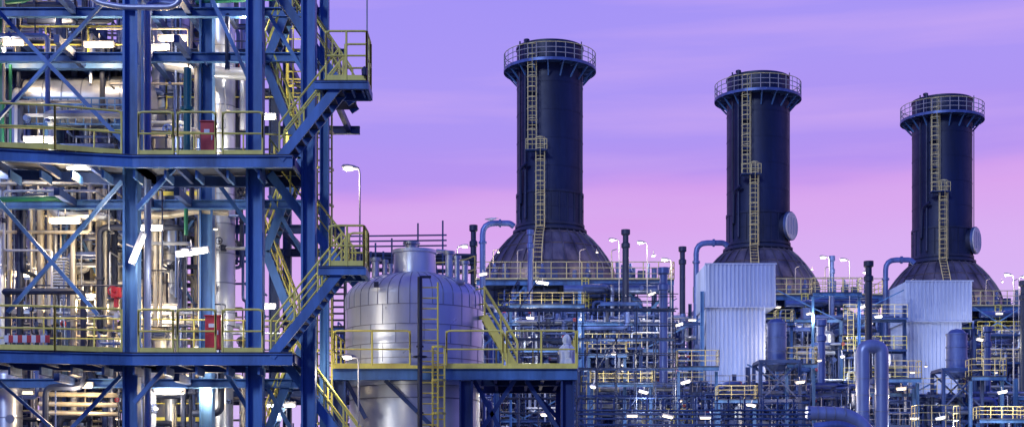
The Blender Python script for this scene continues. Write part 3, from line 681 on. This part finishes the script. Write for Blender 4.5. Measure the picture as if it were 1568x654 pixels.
b.pipe([W(1235,632,85),W(1300,634,85),(X(1332,85),85,Z(660,85)),(X(1332,85),85,0)],.42,'loop_cladding',20,3)
for u in (1250,1262,1276,1292): b.cyl(W(u,633,85),W(u+2,633,85),.45,'seam',20)
b.pipe([W(1245,654,84),W(1290,648,84),W(1330,670,84)],.25,'blue_pipe',14); b.obj('pipe_expansion_loop')
for u0,u1,vb,vt,d in ((1038,1101,560,536,96),(1350,1411,578,552,96),(1205,1251,556,532,96),(1488,1541,575,549,96),(780,895,465,448,112),(1245,1320,447,425,118),(1190,1216,492,474,110),(900,960,540,520,96),(1405,1470,654,620,90),(905,1000,585,565,95),(1100,1160,610,590,94),(1500,1568,640,622,94)):
    b=B(); z0=Z(vb,d); h=Z(vt,d)-z0; x0,x1=X(u0,d),X(u1,d)
    b.box(x0,x1,d,d+1.3,z0-.08,z0,'grating'); b.ibeam((x0,d,z0-.2),(x1,d,z0-.2),.12,.22,'blue_steel')
    b.rail([(x0,d+1.3,z0),(x0,d,z0),(x1,d,z0),(x1,d+1.3,z0)],h,.028,'pale_yellow',sp=.8,toe=False,mids=2)
    for x in (x0+.1,x1-.1): b.ibeam((x,d+.6,0),(x,d+.6,z0-.32),.2,.2,'blue_steel',True)
    b.obj('service_platform')
# ------------------------------------------------------------ right plant racks
def rack(name,x0,x1,y0,y1,z1,seed,dx=5.0,lv=3.0,npipe=120,rp=.3,prl=.5,zmin=3):
    rr=random.Random(seed); o=empty(name); b=B(); nx=max(1,round((x1-x0)/dx)); xs=[x0+(x1-x0)*i/nx for i in range(nx+1)]
    for x in xs:
        h=z1-rr.choice((0,0,lv*.5,lv))
        for y in (y0,y1): b.ibeam((x,y,0),(x,y,h),.28,.28,rr.choice(('blue_steel','dark_blue_steel','dark_blue_steel')),True)
    z=lv
    lev=[]
    while z<z1: lev.append(z); z+=lv*rr.uniform(.8,1.15)
    for z in lev:
        for i in range(nx):
            if rr.random()<.75: b.ibeam((xs[i],y0,z),(xs[i+1],y0,z),.16,.24,rr.choice(('blue_steel','dark_blue_steel')))
            if rr.random()<.5: b.beam((xs[i],y1,z),(xs[i+1],y1,z),.16,.24,'dark_blue_steel')
            if rr.random()<.25: b.beam((xs[i],y0+.2,z),(xs[i+1],y0+.2,z+lv),.1,.1,'blue_steel')
            if rr.random()<.18: b.beam((xs[i+1],y0+.2,z),(xs[i],y0+.2,z+lv),.1,.1,'blue_steel')
            b.beam((xs[i],y0,z),(xs[i],y1,z),.16,.24,'dark_blue_steel')
    b.obj('frame',o); b=B()
    for z in lev:
        for i in range(nx):
            if rr.random()<prl:
                yy=y0-rr.uniform(0,1.2); b.box(xs[i],xs[i+1],yy,yy+1.2,z+.16,z+.2,'grating'); b.beam((xs[i],yy,z+.1),(xs[i+1],yy,z+.1),.05,.16,'dark_blue_steel')
                b.rail([(xs[i],yy,z+.2),(xs[i+1],yy,z+.2)],1.1,.026,rr.choice(('pale_yellow','pale_yellow','yellow_paint','pale_rail')),sp=1.1,toe=False,mids=2)
                if rr.random()<.4: b.ladder((xs[i]+.6,yy-.1,z-lv),(xs[i]+.6,yy-.1,z+1),.5,'pale_yellow',r=.03,step=.4,cage=False)
    b.obj('walkways',o); b=B()
    for k in range(npipe): routed(b,rr,(x0,x1,y0-.8,y1,zmin,z1-1),['blue_pipe','blue_pipe','blue_pipe','galvanised','cladding','dark_pipe','dark_blue_steel','siding_dark'],.03,rp,8,rr.choice((3,4,5)),.5,3.5,.5,.14)
    for z in lev:
        for k in range(6):
            a=rr.uniform(x0,x0+(x1-x0)*.6); c=rr.uniform(a+2,x1) if a+2<x1 else x1; r=rr.uniform(.04,.18); y=rr.uniform(y0,y1); b.cyl((a,y,z+.3+r),(c,y,z+.3+r),r,rr.choice(('blue_pipe','galvanised','dark_pipe')),8)
    for k in range(int((x1-x0)/1.6)):
        x=rr.uniform(x0,x1); y=rr.uniform(y0,y1); z=rr.choice(lev[:-1]) ; r=rr.uniform(.2,.65); h=rr.uniform(1.0,2.8); m=rr.choice(('cladding','blue_pipe','siding_dark','galvanised'))
        if rr.random()<.6: b.lathe((x,y,z),(0,0,1),[(0,0),(r*.7,.1),(r,.35),(r,h),(r*.7,h+.25),(0,h+.35)],m,18)
        else: b.lathe((x,y,z+r),(1,0,0),[(0,0),(r*.7,.1),(r,.35),(r,h),(r*.7,h+.25),(0,h+.35)],m,18)
    for k in range(int((x1-x0)/2)):
        x=rr.uniform(x0,x1); z=rr.choice(lev); w_=rr.uniform(.3,1.0); h=rr.uniform(.3,1.2); b.box(x,x+w_,y0+.3,y0+1.2,z+.2,z+.2+h,rr.choice(('siding_dark','siding_dark','galvanised','blue_pipe')))
    b.obj('piping',o)
    for k in range(int((x1-x0)*.6)):
        child('bulkhead_lamp',TM[rr.choice('sslt')],o,(rr.uniform(x0,x1),y0-.9,rr.choice(lev)+rr.uniform(1.2,2.4)))
rack('pipe_rack',X(700,118),X(1075,118),118,126,Z(446,118),11,4.6,2.7,380,.24,.4,6)
rack('pipe_rack',X(1190,124),X(1385,124),124,132,Z(468,124),12,4.6,2.7,230,.24,.4,6)
rack('pipe_rack',X(1492,128),X(1640,128),128,138,Z(480,128),13,4.6,2.7,150,.24,.4,6)
rack('pipe_rack',X(890,98),X(1400,98),98,104,Z(562,98),14,3.6,2.1,420,.18,.4,4)
rack('pipe_rack',X(1385,100),X(1640,100),100,106,Z(580,100),15,3.6,2.1,190,.18,.4,4)
rack('pipe_rack',X(500,75),X(760,75),75,82,Z(440,75),16,3,2.6,150,.15,.25)
rack('pipe_rack',X(660,175),X(1640,175),175,182,Z(470,175),17,6,3.2,160,.5,.2,6)
rr=random.Random(33); b=B(); d=92; x0=X(765,d)
nx=9; nz=7
for i in range(nx+1):
    for y in (d,d+1.3): b.cyl((x0+i*1.25,y,0),(x0+i*1.25,y,Z(470,d)-rr.choice((0,1,2,3))),.045,'dark_pipe',5)
for j in range(1,nz+1):
    z=j*1.9
    for y in (d,d+1.3):
        b.cyl((x0-.2,y,z),(x0+nx*1.25+.2,y,z),.04,'dark_pipe',5); b.cyl((x0-.2,y,z+.95),(x0+nx*1.25+.2,y,z+.95),.03,'dark_pipe',5)
    b.box(x0,x0+nx*1.25,d+.1,d+1.2,z-.05,z,'dark_blue_steel')
    for i in range(nx):
        if rr.random()<.3: b.cyl((x0+i*1.25,d,z),(x0+(i+1)*1.25,d,z+1.9),.04,'dark_pipe',5)
b.obj('scaffolding')
b=B(); rr=random.Random(3)
for v in (628,634,641,650): b.beam(W(885,v,80),W(1240,v,80),.5,.09,'dark_blue_steel')
for k in range(14): b.beam(W(890+k*25,610,80),W(890+k*25,760,80),.1,.1,'dark_blue_steel')
b.rail([W(885,628,79.5),W(1240,628,79.5)],.8,.03,'dark_blue_steel',toe=False)
b.obj('cable_rack')
for u,v,d,e in ((812,487,116,500),(890,488,116,500),(1040,497,112,500),(998,450,116,400),(908,591,90,280),(985,600,93,360),(1225,585,93,360),
  (1200,520,118,500),(1345,485,120,500),(1380,595,93,320),(1022,637,78,110),(1500,520,124,500),(1535,600,94,360),(1150,620,92,280),
  (1440,640,93,320),(1290,545,118,500),(790,560,90,280),(940,540,94,360),(1050,585,93,360),(740,420,108,300),(640,600,70,60),(1320,470,120,420),(1240,480,120,420)):
    fixture(u,v,d,R.choice('ggt'),e,R.choice((WARM,NEUT,COOL,NEUT)),R.uniform(-.4,.4),R.uniform(-.3,.3),(0,-1.6,-.6))
fixture(830,433,110,'f',400,NEUT,0,.15,(0,-1.2,-.6))
for u,v,d in ((968,636,78),(1080,639,78),(1530,480,124),(1400,640,96),(860,540,114),(1190,470,122),(1480,610,118),(1060,490,114)): fixture(u,v,d,'g',0)
print('done',sum(len(o.data.polygons) for o in sc.objects if o.type=='MESH'))
